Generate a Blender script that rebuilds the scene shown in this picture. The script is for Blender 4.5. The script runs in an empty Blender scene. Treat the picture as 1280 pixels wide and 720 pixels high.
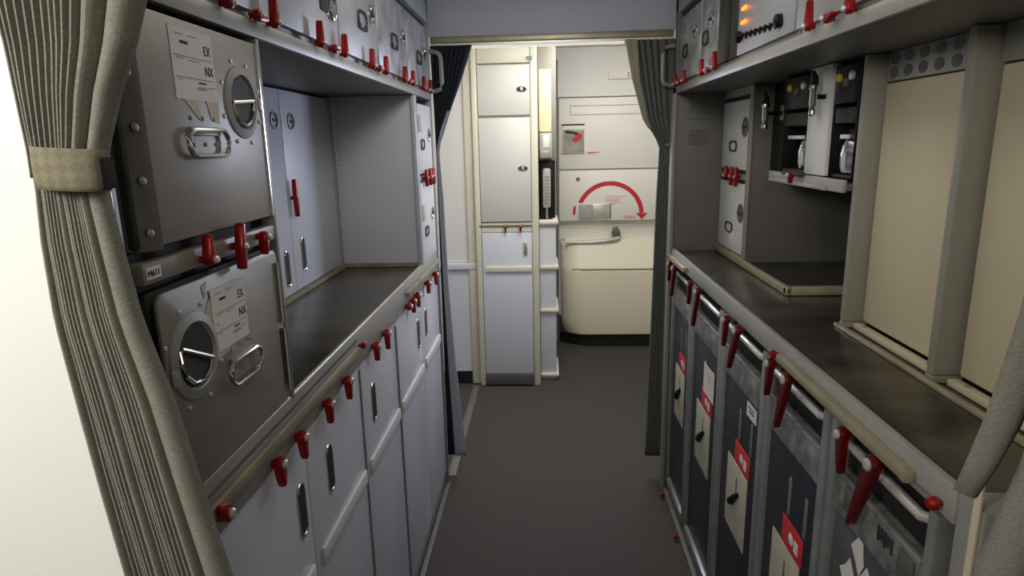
import bpy, bmesh, math, random
from mathutils import Vector, Matrix, Euler
random.seed(7)
C = bpy.context.scene.collection
PI = math.pi

# ------------------------------------------------------------------ materials
def lin(c):
    r = []
    for v in c:
        v /= 255.0
        r.append(v / 12.92 if v <= .04045 else ((v + .055) / 1.055) ** 2.4)
    return (r[0], r[1], r[2], 1.0)

def mat(name, col, rough=.5, metal=0.0, var=.12, scale=6.0, stretch=(1, 1, 1), bump=0.0, bscale=80.0, col2=None, spec=.5, emit=None, estr=0.0, coat=0.0):
    m = bpy.data.materials.new(name); m.use_nodes = True
    nt = m.node_tree; N = nt.nodes; L = nt.links
    b = N['Principled BSDF']
    tc = N.new('ShaderNodeTexCoord'); mp = N.new('ShaderNodeMapping'); mp.inputs['Scale'].default_value = stretch
    L.new(tc.outputs['Object'], mp.inputs['Vector'])
    nz = N.new('ShaderNodeTexNoise'); nz.inputs['Scale'].default_value = scale; nz.inputs['Detail'].default_value = 6
    L.new(mp.outputs['Vector'], nz.inputs['Vector'])
    cr = N.new('ShaderNodeValToRGB'); cr.color_ramp.elements[0].position = .32; cr.color_ramp.elements[1].position = .68
    c = lin(col); d = lin(col2) if col2 else tuple(x * (1 - var) for x in c[:3]) + (1,)
    cr.color_ramp.elements[0].color = d; cr.color_ramp.elements[1].color = c
    L.new(nz.outputs['Fac'], cr.inputs['Fac']); L.new(cr.outputs['Color'], b.inputs['Base Color'])
    b.inputs['Roughness'].default_value = rough; b.inputs['Metallic'].default_value = metal
    b.inputs['Specular IOR Level'].default_value = spec
    if coat: b.inputs['Coat Weight'].default_value = coat
    if bump:
        n2 = N.new('ShaderNodeTexNoise'); n2.inputs['Scale'].default_value = bscale
        L.new(mp.outputs['Vector'], n2.inputs['Vector'])
        bp = N.new('ShaderNodeBump'); bp.inputs['Strength'].default_value = bump; bp.inputs['Distance'].default_value = .01
        L.new(n2.outputs['Fac'], bp.inputs['Height']); L.new(bp.outputs['Normal'], b.inputs['Normal'])
    if emit:
        b.inputs['Emission Color'].default_value = lin(emit); b.inputs['Emission Strength'].default_value = estr
    return m

def fabric(name, a, bcol, s=90):
    m = mat(name, a, rough=.95, var=.15, scale=20, bump=.05, bscale=420, spec=.1)
    nt = m.node_tree; N = nt.nodes; L = nt.links; b = N['Principled BSDF']
    tc = N['Texture Coordinate']
    mp = N.new('ShaderNodeMapping'); mp.inputs['Rotation'].default_value = (0, .5, 0); L.new(tc.outputs['Object'], mp.inputs['Vector'])
    wv = N.new('ShaderNodeTexWave'); wv.bands_direction = 'Z'; wv.inputs['Scale'].default_value = s; wv.inputs['Distortion'].default_value = 9; wv.inputs['Detail Scale'].default_value = 4
    L.new(mp.outputs['Vector'], wv.inputs['Vector'])
    mx = N.new('ShaderNodeMixRGB'); mx.blend_type = 'MIX'
    ml = N.new('ShaderNodeMath'); ml.operation = 'MULTIPLY'; ml.inputs[1].default_value = .55
    L.new(wv.outputs['Fac'], ml.inputs[0]); L.new(ml.outputs[0], mx.inputs['Fac'])
    src = b.inputs['Base Color'].links[0].from_socket
    L.new(src, mx.inputs['Color1']); mx.inputs['Color2'].default_value = lin(bcol)
    L.new(mx.outputs['Color'], b.inputs['Base Color'])
    return m

M = {}
M['box'] = mat('brushed_aluminium', (152, 146, 134), .42, .35, .12, 5, (1, 1, 14), .05, 120)
M['frame'] = mat('grey_frame', (150, 147, 138), .45, .2, .1, 5)
M['chrome'] = mat('chrome', (205, 203, 196), .18, 1.0, .05, 8)
M['steel_dark'] = mat('dark_lock_steel', (70, 67, 60), .6, .15, .35, 18, spec=.15)
M['black'] = mat('black_gap', (14, 13, 13), .7, 0, .2, 10)
M['blackgloss'] = mat('black_plastic', (11, 11, 12), .5, 0, .2, 10, spec=.25)
M['red'] = mat('red_anodised_metal', (160, 17, 13), .28, .35, .3, 40)
M['redshade'] = mat('shaded_red_anodised_metal', (104, 10, 16), .3, .4, .3, 40)  # same red darkened: shade on the right worktop latches is put into the colour
M['redflat'] = mat('red_print', (196, 40, 46), .6, 0, .06, 20)
M['pin'] = mat('pale_pin_metal', (215, 212, 200), .35, .5, .1, 20)
M['paper'] = mat('white_paper', (214, 208, 200), .8, 0, .05, 12)
M['paperold'] = mat('old_paper', (196, 184, 158), .85, 0, .12, 30)
M['ink'] = mat('black_ink', (40, 38, 38), .8, 0, .1, 20)
M['inkgrey'] = mat('grey_ink', (150, 145, 140), .8, 0, .1, 20)
M['inkgreen'] = mat('green_ink', (52, 104, 60), .8, 0, .1, 20)
M['white'] = mat('white_laminate', (194, 194, 197), .32, 0, .05, 3, coat=.2)
M['lightblue'] = mat('pale_laminate', (205, 206, 210), .4, 0, .06, 3)
M['counter'] = mat('worn_steel_worktop', (118, 111, 99), .25, .7, .3, 4, (1, 3, 1), .04, 60, col2=(82, 77, 68))
M['lip'] = mat('grey_white_edge', (168, 165, 157), .4, .25, .15, 9)
M['gold'] = mat('brass_toned_rail', (182, 172, 140), .38, .45, .25, 14)
M['grime'] = mat('grimy_sealant', (150, 140, 108), .7, 0, .4, 30)
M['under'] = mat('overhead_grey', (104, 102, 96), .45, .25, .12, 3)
M['ovbox'] = mat('overhead_box_grey', (168, 167, 166), .42, .3, .18, 7, bump=.04)
M['ovworn'] = mat('worn_box_metal', (176, 175, 172), .4, .3, .35, 16, bump=.06, bscale=50, col2=(120, 120, 120))
M['cream'] = mat('cream_panel', (202, 190, 158), .55, 0, .06, 3)
M['post'] = mat('pale_grey_post', (148, 144, 130), .5, .1, .1, 4)
M['octa'] = mat('dark_octagon_vent', (96, 94, 90), .7, 0, .2, 30)
M['alcove'] = mat('alcove_grey', (112, 108, 98), .5, .15, .15, 5)
M['carpet'] = mat('dark_carpet', (84, 79, 74), .95, 0, .4, 160, bump=.25, bscale=400, spec=.1)
M['ceil'] = mat('ceiling_grey', (196, 198, 202), .6, 0, .06, 2)
M['header'] = mat('header_grey', (196, 199, 206), .55, 0, .08, 2)
M['vest'] = mat('vestibule_white', (228, 225, 218), .55, 0, .04, 2)
M['vestblue'] = mat('vestibule_lower_white', (212, 214, 218), .5, 0, .04, 2)
M['doorcream'] = mat('door_cream', (232, 228, 216), .5, 0, .05, 2)
M['bustle'] = mat('bustle_cream', (232, 224, 198), .5, 0, .06, 2)
M['seam'] = mat('shadow_seam', (120, 116, 104), .7, 0, .1, 9)
M['cab'] = mat('cabinet_white', (214, 212, 204), .45, 0, .05, 3)
M['cabframe'] = mat('cabinet_frame_ivory', (222, 216, 194), .45, 0, .05, 3)
M['kick'] = mat('kick_plate', (112, 110, 106), .45, .4, .2, 20)
M['wall'] = mat('front_bulkhead_white', (238, 236, 226), .6, 0, .03, 2)
M['navy'] = mat('navy_trolley_panel', (40, 42, 49), .4, .1, .35, 18, bump=.03)
M['talu'] = mat('trolley_aluminium', (150, 152, 150), .38, .5, .22, 14, bump=.03)
M['tworn'] = mat('scuffed_trolley_plate', (168, 168, 162), .4, .45, .45, 30, bump=.05, col2=(104, 105, 104))
M['tgrey'] = mat('grey_trolley_panel', (96, 100, 100), .42, .3, .35, 16, bump=.04)
M['plate'] = mat('ivory_brake_plate', (178, 172, 152), .5, 0, .15, 30)
M['glass'] = mat('smoky_pot_glass', (36, 34, 34), .12, 0, .1, 5)
M['orange'] = mat('lit_orange_lamp', (255, 110, 20), .5, 0, .02, 3, emit=(255, 96, 12), estr=5)
M['yellow'] = mat('yellow_mark', (210, 180, 60), .5, 0, .1, 9)
M['warmlamp'] = mat('lit_warm_spot', (255, 220, 150), .5, 0, .02, 3, emit=(255, 200, 120), estr=6)
M['strip'] = mat('lit_light_strip', (255, 250, 235), .5, 0, .02, 3, emit=(255, 246, 225), estr=.6)
M['handset'] = mat('handset_grey', (170, 172, 166), .45, 0, .15, 30)
M['amber'] = mat('peach_panel', (238, 218, 180), .5, 0, .05, 5)
M['teal'] = mat('teal_sticker', (110, 148, 150), .6, 0, .1, 30)
M['fabric'] = fabric('grey_green_curtain', (140, 136, 122), (106, 105, 98), 55)
M['fabric2'] = mat('tie_band_fabric', (138, 130, 106), .95, 0, .12, 60, spec=.1)
def _diamonds(m, col):
    nt = m.node_tree; N = nt.nodes; L = nt.links; b = N['Principled BSDF']
    mp = N.new('ShaderNodeMapping'); mp.inputs['Rotation'].default_value = (0, PI / 4, 0); L.new(N['Texture Coordinate'].outputs['Object'], mp.inputs['Vector'])
    sx = N.new('ShaderNodeSeparateXYZ'); L.new(mp.outputs['Vector'], sx.inputs[0]); cx = N.new('ShaderNodeCombineXYZ')
    L.new(sx.outputs['X'], cx.inputs['X']); L.new(sx.outputs['Z'], cx.inputs['Y']); cx.inputs['Z'].default_value = .5
    ck = N.new('ShaderNodeTexChecker'); ck.inputs['Scale'].default_value = 105; L.new(cx.outputs[0], ck.inputs['Vector'])
    ml = N.new('ShaderNodeMath'); ml.operation = 'MULTIPLY'; ml.inputs[1].default_value = .45; L.new(ck.outputs['Fac'], ml.inputs[0])
    mx = N.new('ShaderNodeMixRGB'); L.new(ml.outputs[0], mx.inputs['Fac']); L.new(b.inputs['Base Color'].links[0].from_socket, mx.inputs['Color1'])
    mx.inputs['Color2'].default_value = lin(col); L.new(mx.outputs['Color'], b.inputs['Base Color'])
_diamonds(M['fabric2'], (104, 100, 90))
M['darkfab'] = fabric('dark_blue_grey_curtain', (56, 60, 68), (34, 36, 42), 60)
M['greyfab'] = fabric('grey_curtain_cloth', (112, 114, 106), (84, 87, 84), 60)
M['lining'] = fabric('pale_lining_cloth', (176, 178, 188), (150, 152, 164), 60)
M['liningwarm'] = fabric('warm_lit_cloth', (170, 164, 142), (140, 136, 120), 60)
M['knot'] = mat('dark_knot_cloth', (62, 60, 54), .95, 0, .3, 60, spec=.1)
M['trim'] = mat('floor_strip_metal', (120, 116, 108), .5, .3, .2, 20)

# ------------------------------------------------------------------ mesh helpers
class MB:
    def __init__(s): s.bm = bmesh.new()
    def box(s, x0, x1, y0, y1, z0, z1, bev=0.0, seg=2):
        r = bmesh.ops.create_cube(s.bm, size=1)
        v = r['verts']
        for q in v:
            q.co = Vector(((x0 + x1) / 2 + q.co.x * (x1 - x0), (y0 + y1) / 2 + q.co.y * (y1 - y0), (z0 + z1) / 2 + q.co.z * (z1 - z0)))
        if bev:
            es = list({e for q in v for e in q.link_edges})
            bmesh.ops.bevel(s.bm, geom=es, offset=bev, segments=seg, affect='EDGES', profile=.5)
        return s
    def prism(s, pts, vec, bev=0.0):
        a = [s.bm.verts.new(p) for p in pts]; vec = Vector(vec)
        b = [s.bm.verts.new(Vector(p) + vec) for p in pts]
        n = len(a); fs = [s.bm.faces.new(a), s.bm.faces.new(b[::-1])]
        for i in range(n): fs.append(s.bm.faces.new((a[i], b[i], b[(i + 1) % n], a[(i + 1) % n])))
        bmesh.ops.recalc_face_normals(s.bm, faces=fs)
        if bev:
            es = list({e for f in fs for e in f.edges})
            bmesh.ops.bevel(s.bm, geom=es, offset=bev, segments=2, affect='EDGES', profile=.5)
        return s
    def tube(s, pts, r, n=8, closed=False, flat=1.0):
        pts = [Vector(p) for p in pts]; k = len(pts); rings = []
        up = Vector((0, 0, 1))
        for i, p in enumerate(pts):
            if closed: t = pts[(i + 1) % k] - pts[i - 1]
            else: t = pts[min(i + 1, k - 1)] - pts[max(i - 1, 0)]
            t.normalize()
            a = t.cross(up)
            if a.length < .15: a = t.cross(Vector((1, 0, 0)))
            a.normalize(); b = a.cross(t)
            rr = r[i] if isinstance(r, (list, tuple)) else r
            rings.append([s.bm.verts.new(p + a * rr * math.cos(2 * PI * j / n) + b * rr * flat * math.sin(2 * PI * j / n)) for j in range(n)])
        fs = []
        for i in range(k if closed else k - 1):
            A, B = rings[i], rings[(i + 1) % k]
            for j in range(n): fs.append(s.bm.faces.new((A[j], A[(j + 1) % n], B[(j + 1) % n], B[j])))
        if not closed:
            fs.append(s.bm.faces.new(rings[0][::-1])); fs.append(s.bm.faces.new(rings[-1]))
        bmesh.ops.recalc_face_normals(s.bm, faces=fs)
        return s
    def lathe(s, c, axis, prof, n=24):
        """prof: list of (radius, height along axis)"""
        c = Vector(c); ax = Vector(axis).normalized()
        a = ax.cross(Vector((0, 0, 1)))
        if a.length < .1: a = ax.cross(Vector((1, 0, 0)))
        a.normalize(); b = ax.cross(a); rings = []; fs = []
        for r, h in prof:
            rings.append([s.bm.verts.new(c + ax * h + (a * math.cos(2 * PI * j / n) + b * math.sin(2 * PI * j / n)) * max(r, 1e-5)) for j in range(n)])
        for i in range(len(rings) - 1):
            A, B = rings[i], rings[i + 1]
            for j in range(n): fs.append(s.bm.faces.new((A[j], A[(j + 1) % n], B[(j + 1) % n], B[j])))
        fs.append(s.bm.faces.new(rings[0])); fs.append(s.bm.faces.new(rings[-1]))
        bmesh.ops.recalc_face_normals(s.bm, faces=fs)
        return s
    def cyl(s, p, q, r, r2=None, n=14):
        p = Vector(p); q = Vector(q); h = (q - p).length
        return s.lathe(p, q - p, [(r, 0), (r if r2 is None else r2, h)], n)
    def grid(s, rows):
        vs = [[s.bm.verts.new(p) for p in row] for row in rows]
        for i in range(len(vs) - 1):
            for j in range(len(vs[0]) - 1): s.bm.faces.new((vs[i][j], vs[i][j + 1], vs[i + 1][j + 1], vs[i + 1][j]))
        return s

def wo(o):
    v = Vector((0, 0, 0))
    while o is not None: v += o.location; o = o.parent
    return v

def obj(name, mb, m, parent=None, label=None, smooth=True):
    bm = mb.bm; off = wo(parent)
    bmesh.ops.translate(bm, verts=bm.verts, vec=-off)
    me = bpy.data.meshes.new(name); bm.to_mesh(me); bm.free()
    me.materials.append(m)
    if smooth:
        for p in me.polygons: p.use_smooth = True
        me.set_sharp_from_angle(angle=math.radians(32))
    o = bpy.data.objects.new(name, me); C.objects.link(o); o.parent = parent
    if label: o['label'] = label
    return o

def tag(o, label, cat, group=None):
    o['label'] = label; o['category'] = cat
    if group: o['group'] = group
    return o

def thing(name, label, cat, loc, group=None):
    o = bpy.data.objects.new(name, None); C.objects.link(o); o.location = loc; o.empty_display_size = .05
    return tag(o, label, cat, group)

def struct(name, mb, m, parent=None):
    o = obj(name, mb, m, parent)
    if parent is None: o['kind'] = 'structure'
    return o

# a galley wall: s=-1 left, +1 right; d = depth behind the front plane, u = distance along the aisle
FR = {-1: .46, 1: .515}
def P(s, d, u, z): return Vector((s * (FR[s] + d), u, z))
def bx(mb, s, d0, d1, u0, u1, z0, z1, bev=0.0):
    a, b = s * (FR[s] + d0), s * (FR[s] + d1)
    return mb.box(min(a, b), max(a, b), u0, u1, z0, z1, bev)
def B(s, *a): return bx(MB(), s, *a)
def out(s): return Vector((-s, 0, 0))      # direction from the wall into the aisle

def stadium(s, d, u, z, w, h, horiz=True, n=8):
    pts = []; r = (h if horiz else w) / 2; L = ((w if horiz else h) / 2) - r
    for k in range(2):
        for i in range(n + 1):
            a = -PI / 2 + PI * i / n + PI * k
            x, y = math.cos(a) * r + (L if k == 0 else -L), math.sin(a) * r
            pts.append(P(s, d, u + x, z + y) if horiz else P(s, d, u - y, z + x))
    return pts

def text(body, size, origin, right, up, m, parent, name='lettering', depth=.0004, align='LEFT', cond=1.0):
    cu = bpy.data.curves.new('t', 'FONT'); cu.body = body; cu.size = size; cu.extrude = depth; cu.align_x = align; cu.resolution_u = 3
    t = bpy.data.objects.new('t', cu)
    me = bpy.data.meshes.new_from_object(t)
    bpy.data.objects.remove(t); bpy.data.curves.remove(cu)
    r = Vector(right).normalized(); u = Vector(up).normalized(); n = r.cross(u)
    off = wo(parent)
    for v in me.vertices: v.co = Vector(origin) + r * v.co.x * cond + u * v.co.y + n * v.co.z - off
    me.materials.clear(); me.materials.append(m); me.name = name
    o = bpy.data.objects.new(name, me); C.objects.link(o); o.parent = parent
    return o

# ------------------------------------------------------------------ red turn latch (mesh shared by all latches of a size)
_L = {}
def latch_mesh(L, w, double, dark=False):
    k = (L, w, double, dark)
    if k in _L: return _L[k]
    mb = MB()
    pts = []
    for i in range(9):
        a = PI * i / 8
        pts.append((.007, math.cos(a) * w, math.sin(a) * w))
    if double:
        t = w * .62
        pts = [(.007, w, 0), (.007, t, L * .95), (.007, t * .5, L), (.007, -t * .5, L), (.007, -t, L * .95), (.007, -w, 0), (.007, -t, -L * .95), (.007, -t * .5, -L), (.007, t * .5, -L), (.007, t, -L * .95)]
    else:
        pts = [(.005, math.cos(a) * w, math.sin(a) * w) for a in [PI * i / 8 for i in range(9)]] + [(.005, -w * .95, -w * .8), (.005, -w * .42, -L * .92), (.005, -w * .2, -L), (.005, w * .2, -L), (.005, w * .42, -L * .92), (.005, w * .95, -w * .8)]
    mb.prism(pts, (.014, 0, 0), .0034)
    mb.cyl((0, 0, 0), (.0075, 0, 0), w * .62, None, 12)
    bm = mb.bm; me = bpy.data.meshes.new('turn_latch'); bm.to_mesh(me); bm.free(); me.materials.append(M['redshade' if dark else 'red'])
    for p in me.polygons: p.use_smooth = True
    me.set_sharp_from_angle(angle=math.radians(32))
    pb = MB(); pb.lathe((.0195, 0, 0), (1, 0, 0), [(w * .62, 0), (w * .62, .003), (w * .4, .0055)], 12)
    p2 = bpy.data.meshes.new('pivot_pin'); pb.bm.to_mesh(p2); pb.bm.free(); p2.materials.append(M['pin'])
    for p in p2.polygons: p.use_smooth = True
    p2.set_sharp_from_angle(angle=math.radians(32))
    _L[k] = (me, p2); return _L[k]

def latch(parent, s, d, u, z, L=.042, ang=0.0, w=.0095, double=False, dark=False):
    """ang 0 hangs down, PI points up; PI/2 lies along the aisle"""
    me, pm = latch_mesh(L, w, double, dark)
    o = bpy.data.objects.new('turn_latch', me); C.objects.link(o); o.parent = parent
    o.location = P(s, d, u, z) - wo(parent); o.rotation_euler = (ang, 0, 0 if s < 0 else PI)
    p = bpy.data.objects.new('pivot_pin', pm); C.objects.link(p); p.parent = o
    return o

def latch_front(parent, x, y, z, L, ang=0.0, w=.009):
    o = latch(parent, -1, 0, 0, 0, L, 0, w); o.location = Vector((x, y, z)) - wo(parent); o.rotation_euler = (ang, 0, -PI / 2)
    return o

# ------------------------------------------------------------------ galley box hardware
def twist_lock(parent, s, d, u, z, r=.043, ang=0.0, worn=False):
    o = out(s)
    ring = obj('lock_rim', MB().lathe(P(s, d, u, z), o, [(r * 1.32, 0), (r * 1.3, .002), (r * 1.02, .005), (r, .004), (r * .97, .0005), (r * .9, .0003)], 32), M['frame'], parent)
    obj('lock_dish', MB().lathe(P(s, d, u, z), o, [(r * .95, 0.0004), (r * .9, .0022), (r * .2, .0012), (.001, .001)], 32), M['steel_dark'], ring)
    mb = MB()
    ca, sa = math.cos(ang), math.sin(ang)
    def Q(a, b, dd): return P(s, d - dd, u + a * ca - b * sa, z + a * sa + b * ca)
    mb.tube([Q(-r * .86, .002, .003), Q(r * .86, .002, .003)], r * .08, 8)
    mb.tube([Q(-r * .86, 0, .003), Q(-r * .8, -r * .35, .004), Q(-r * .5, -r * .68, .004), Q(0, -r * .82, .004), Q(r * .5, -r * .68, .004), Q(r * .8, -r * .35, .004), Q(r * .86, 0, .003)], r * .06, 8)
    obj('twist_bar', mb, M['chrome'], ring)
    rv = MB()
    for k in range(8):
        a = 2 * PI * k / 8 + .35
        rv.lathe(P(s, d, u + math.cos(a) * r * 1.55, z + math.sin(a) * r * 1.55), o, [(.0034, 0), (.0028, .002), (.0006, .0026)], 8)
    obj('rivets', rv, M['pin'], ring)
    kp = MB(); kp.lathe(P(s, d, u + r * 1.2 * (1 if s * 0 + 1 else 1), z - r * .1), o, [(.010, 0), (.010, .006), (.006, .008)], 12)
    return ring

def carry_handle(parent, s, d, u, z, w=.105, h=.036):
    mb = MB().tube(stadium(s, d - .007, u, z, w, h), .0035, 8, True)
    o = obj('carry_handle', mb, M['chrome'], parent)
    b = MB()
    bx(b, s, d - .004, d, u - w * .36, u + w * .36, z + h * .28, z + h * .62, .001)
    for k in (-1, 0, 1):
        b.lathe(P(s, d, u + k * w * .28, z + h * .95), out(s), [(.0032, 0), (.0026, .002), (.0006, .0026)], 8)
        b.lathe(P(s, d, u + k * w * .28, z - h * .05), out(s), [(.0032, 0), (.0026, .002), (.0006, .0026)], 8)
    obj('handle_bracket', b, M['box'], o)
    return o

def ring_latch(parent, s, d, u, z, r=.02, m='chrome'):
    o = obj('ring_latch', MB().lathe(P(s, d, u, z), out(s), [(r, 0), (r, .003), (r * .78, .004), (r * .7, .0012), (.001, .001)], 20), M[m], parent)
    obj('latch_bar', B(s, d - .007, d - .001, u - r * .7, u + r * .7, z - .003, z + .003, .001), M['steel_dark'], o)
    return o

def wire_handle(parent, s, d, u, z, w=.05, h=.03):
    return obj('wire_handle', MB().tube(stadium(s, d - .004, u, z, w, h), .0028, 7, True), M['steel_dark'], parent)

def pull(parent, s, d, u, z, h=.10, w=.022):
    o = obj('recessed_pull', MB().tube(stadium(s, d - .001, u, z, w, h, False), .0035, 8, True), M['chrome'], parent)
    pts = stadium(s, d - .001, u, z, w * .86, h * .92, False)
    obj('pull_cup', MB().prism(pts, out(s) * .0012), M['steel_dark'], o)
    return o

# =================================================================== SETTING
struct('floor', MB().box(-1.8, 2.2, -1.6, 5.6, -.06, 0), M['carpet'])
struct('ceiling', MB().box(-1.8, 2.2, -1.6, 2.80, 2.10, 2.16), M['ceil'])
o = struct('ceiling.001', MB().box(-1.8, 2.2, 2.80, 5.2, 2.17, 2.23), M['vest']); 
struct('wall_left', MB().box(-1.24, -1.18, .74, 3.95, 0, 2.2), M['vest'])
struct('wall_right', MB().box(1.40, 1.46, .0, 5.0, 0, 2.2), M['vest'])
struct('wall_front', MB().box(-1.8, -.499, .664, .6755, 0, 2.10), M['wall'])
# header panel over the aisle, far end
struct('trim_1', MB().box(-1.18, 1.40, 2.755, 2.79, 1.955, 2.17, .002), M['header'])
# far wall left of the cabinet: upper white panel, lower panel, ledge and kick
wb = MB().box(-1.24, -.43, 3.92, 3.96, .80, 2.2)
wb = struct('wall_back_left', wb, M['vest'])
lp = obj('lower_panel', MB().box(-1.24, -.43, 3.915, 3.96, .085, .755), M['vestblue'], wb)
obj('rub_strip', MB().box(-1.24, -.43, 3.895, 3.96, .757, .798, .006), M['vestblue'], wb)
struct('baseboard_back', MB().box(-1.24, -.43, 3.91, 3.96, 0, .083), M['black'])
pl = MB().box(-.483, -.43, 3.90, 3.96, 0, 2.17, .012)
struct('trim_2', pl, M['cabframe'])
struct('trim_3', MB().box(-.475, -.435, 2.72, 3.86, .0, .006, .001), M['trim'])
# wall round the aircraft door
w = MB()
w.box(.02, .095, 4.80, 4.86, 0, 2.2); w.box(.095, .84, 4.80, 4.86, 1.835, 2.2); w.box(.84, 1.40, 4.80, 4.86, 0, 2.2)
w.box(-.44, .02, 4.80, 4.86, 0, 2.2)
struct('wall_back', w, M['vest'])
struct('trim_4', MB().box(.082, .096, 4.775, 4.80, .0, 2.09, .003), M['seam'])

# ------------------------------------------------------------------ aircraft door
dr = bpy.data.objects.new('door_1', None); C.objects.link(dr); dr.location = (.46, 4.78, 0); dr['kind'] = 'structure'
obj('upper_panel', MB().box(.10, .835, 4.765, 4.80, 1.325, 1.825, .008), M['doorcream'], dr)
pz = MB()
pz.box(.10, .835, 4.75, 4.80, .945, 1.315, .010)
mid = obj('handle_panel', pz, M['doorcream'], dr)
rl = MB(); rl.box(.185, .80, 4.7625, 4.766, 1.768, 1.771); rl.box(.185, .80, 4.7625, 4.766, 1.706, 1.709); rl.box(.183, .186, 4.7625, 4.766, 1.706, 1.771)
obj('panel_outline', rl, M['seam'], dr)
# viewing window with red flag
fr = obj('window_frame', MB().box(.118, .290, 4.755, 4.766, 1.435, 1.640, .004), M['doorcream'], dr)
obj('window_pane', MB().box(.127, .282, 4.753, 4.7555, 1.440, 1.605), mat('grey_window_view', (176, 170, 152), .15, 0, .3, 9, col2=(128, 124, 116)), fr)
obj('window_blind', MB().box(.125, .284, 4.748, 4.755, 1.602, 1.634, .002), M['vest'], fr)
obj('blind_edge', MB().box(.122, .286, 4.747, 4.756, 1.634, 1.645, .002), M['steel_dark'], fr)
obj('dark_band', MB().prism([(.140, 4.7515, 1.60), (.165, 4.7515, 1.60), (.24, 4.7515, 1.585), (.262, 4.7515, 1.56), (.25, 4.7515, 1.55), (.205, 4.7515, 1.575), (.15, 4.7515, 1.58)], (0, .0015, 0)), M['steel_dark'], fr)
obj('red_flag', MB().prism([(.192, 4.7505, 1.535), (.222, 4.7505, 1.512), (.265, 4.7505, 1.545), (.268, 4.7505, 1.575), (.238, 4.7505, 1.578)], (0, .001, 0)), M['redflat'], fr)
tl = MB(); tl.box(.305, .395, 4.7635, 4.7655, 1.440, 1.446); tl.box(.305, .36, 4.7635, 4.7655, 1.430, 1.434)
obj('red_caption', tl, M['redflat'], dr)
# arc arrow
cx, cz, R0, R1 = .471, .985, .218, .250
pts = []
n = 40; a0, a1 = math.radians(157), math.radians(4)
def arc(r, t): a = a0 + (a1 - a0) * t; return (cx + r * math.cos(a), 4.7485, cz + r * 1.0 * math.sin(a))
for i in range(n + 1): pts.append(arc(R1, i / n))
for i in range(n, -1, -1): pts.append(arc(R0, i / n))
m_ = MB()
for i in range(n):
    m_.prism([arc(R1, i / n), arc(R1, (i + 1) / n), arc(R0, (i + 1) / n), arc(R0, i / n)], (0, .001, 0))
m_.prism([(cx + .192, 4.7485, 1.000), (cx + .276, 4.7485, 1.000), (cx + .238, 4.7485, .952)], (0, .001, 0))
m_.prism([(.206, 4.7485, 1.055), (.226, 4.7485, 1.055), (.218, 4.7485, .993), (.200, 4.7485, .993)], (0, .001, 0))
obj('red_arc_arrow', m_, M['redflat'], mid)
text('OPEN', .034, (.575, 4.7495, .958), (1, 0, 0), (0, 0, 1), M['redflat'], mid)
tl = MB(); tl.box(.435, .59, 4.7485, 4.7497, 1.122, 1.126)
for k, (a, b) in enumerate(((.445, .55), (.44, .535), (.45, .545), (.475, .51))): tl.box(a, b, 4.7485, 4.7497, 1.105 - k * .013, 1.109 - k * .013)
obj('red_small_print', tl, mat('pale_red_print', (206, 150, 130), .7), mid)
# handle recess
hr = obj('handle_recess', MB().box(.232, .486, 4.7455, 4.752, .954, 1.080, .006), M['doorcream'], mid)
obj('handle_grip', MB().box(.245, .345, 4.738, 4.748, .962, 1.07, .006), M['handset'], hr)
obj('recess_plate', MB().box(.345, .470, 4.741, 4.748, .962, 1.07, .003), M['pin'], hr)
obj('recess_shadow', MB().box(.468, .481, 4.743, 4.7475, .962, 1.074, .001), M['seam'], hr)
obj('peep_hole', MB().lathe((.238, 4.752, 1.252), (0, -1, 0), [(.016, 0), (.014, .006), (.004, .003)], 16), M['seam'], mid)
# concave middle below the ledge
pr = [(4.752, .945), (4.79, .915), (4.80, .86), (4.80, .80)]
cm = MB(); cm.grid([[(.102 + (.835 - .102) * i / 6, y, z) for i in range(7)] for y, z in pr])
obj('hollow_panel', cm, M['doorcream'], dr)
gb = obj('grab_bar', MB().tube([(.147, 4.745, .792), (.30, 4.735, .790), (.42, 4.735, .797), (.52, 4.735, .812), (.548, 4.742, .822)], [.010, .013, .015, .015, .012], 10), M['pin'], dr)
obj('bar_bracket', MB().prism([(.488, 4.79, .850), (.502, 4.79, .892), (.535, 4.79, .897), (.552, 4.79, .862), (.556, 4.79, .812), (.525, 4.79, .812)], (0, -.052, 0), .004), M['kick'], gb)
# bustle: plan profile with a rounded left side, lofted over height
def bplan(off, k):
    pts = [(.835, 4.80), (.835, 4.655 + off)]
    for i in range(9):
        a = PI / 2 * i / 8
        pts.append((.265 + k - math.sin(a) * .155, 4.655 + off + (1 - math.cos(a)) * .12))
    pts.append((.110 + k, 4.80)); return pts
mb = MB()
lev = [(.085, .03, .07), (.10, .004, .035), (.15, 0, .012), (.22, 0, 0), (.57, 0, 0), (.60, .004, 0), (.63, .022, .003), (.77, .085, .004), (.80, .10, .006), (.805, .145, .006)]
rings = [[mb.bm.verts.new((x, min(y, 4.80), z)) for x, y in bplan(o_, k)] for z, o_, k in lev]
for A, Bq in zip(rings, rings[1:]):
    for j in range(len(A) - 1): mb.bm.faces.new((A[j], A[j + 1], Bq[j + 1], Bq[j]))
mb.bm.faces.new(rings[0])
bmesh.ops.recalc_face_normals(mb.bm, faces=mb.bm.faces[:])
bu = obj('slide_bustle', mb, M['bustle'], dr)
obj('bustle_seam', MB().tube([(.118, 4.76, .60), (.20, 4.668, .600), (.27, 4.6535, .600), (.83, 4.6535, .600)], .003, 6), M['seam'], bu)
obj('bustle_foot', MB().prism([(.835, 4.80, .0), (.835, 4.675, .0), (.30, 4.675, .0), (.13, 4.775, 0), (.10, 4.80, .0)], (0, 0, .085)), M['black'], dr)
sn = thing('exit_sign', 'small white exit sign with red letters above the aircraft door', 'sign', (.56, 4.80, 1.955))
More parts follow.
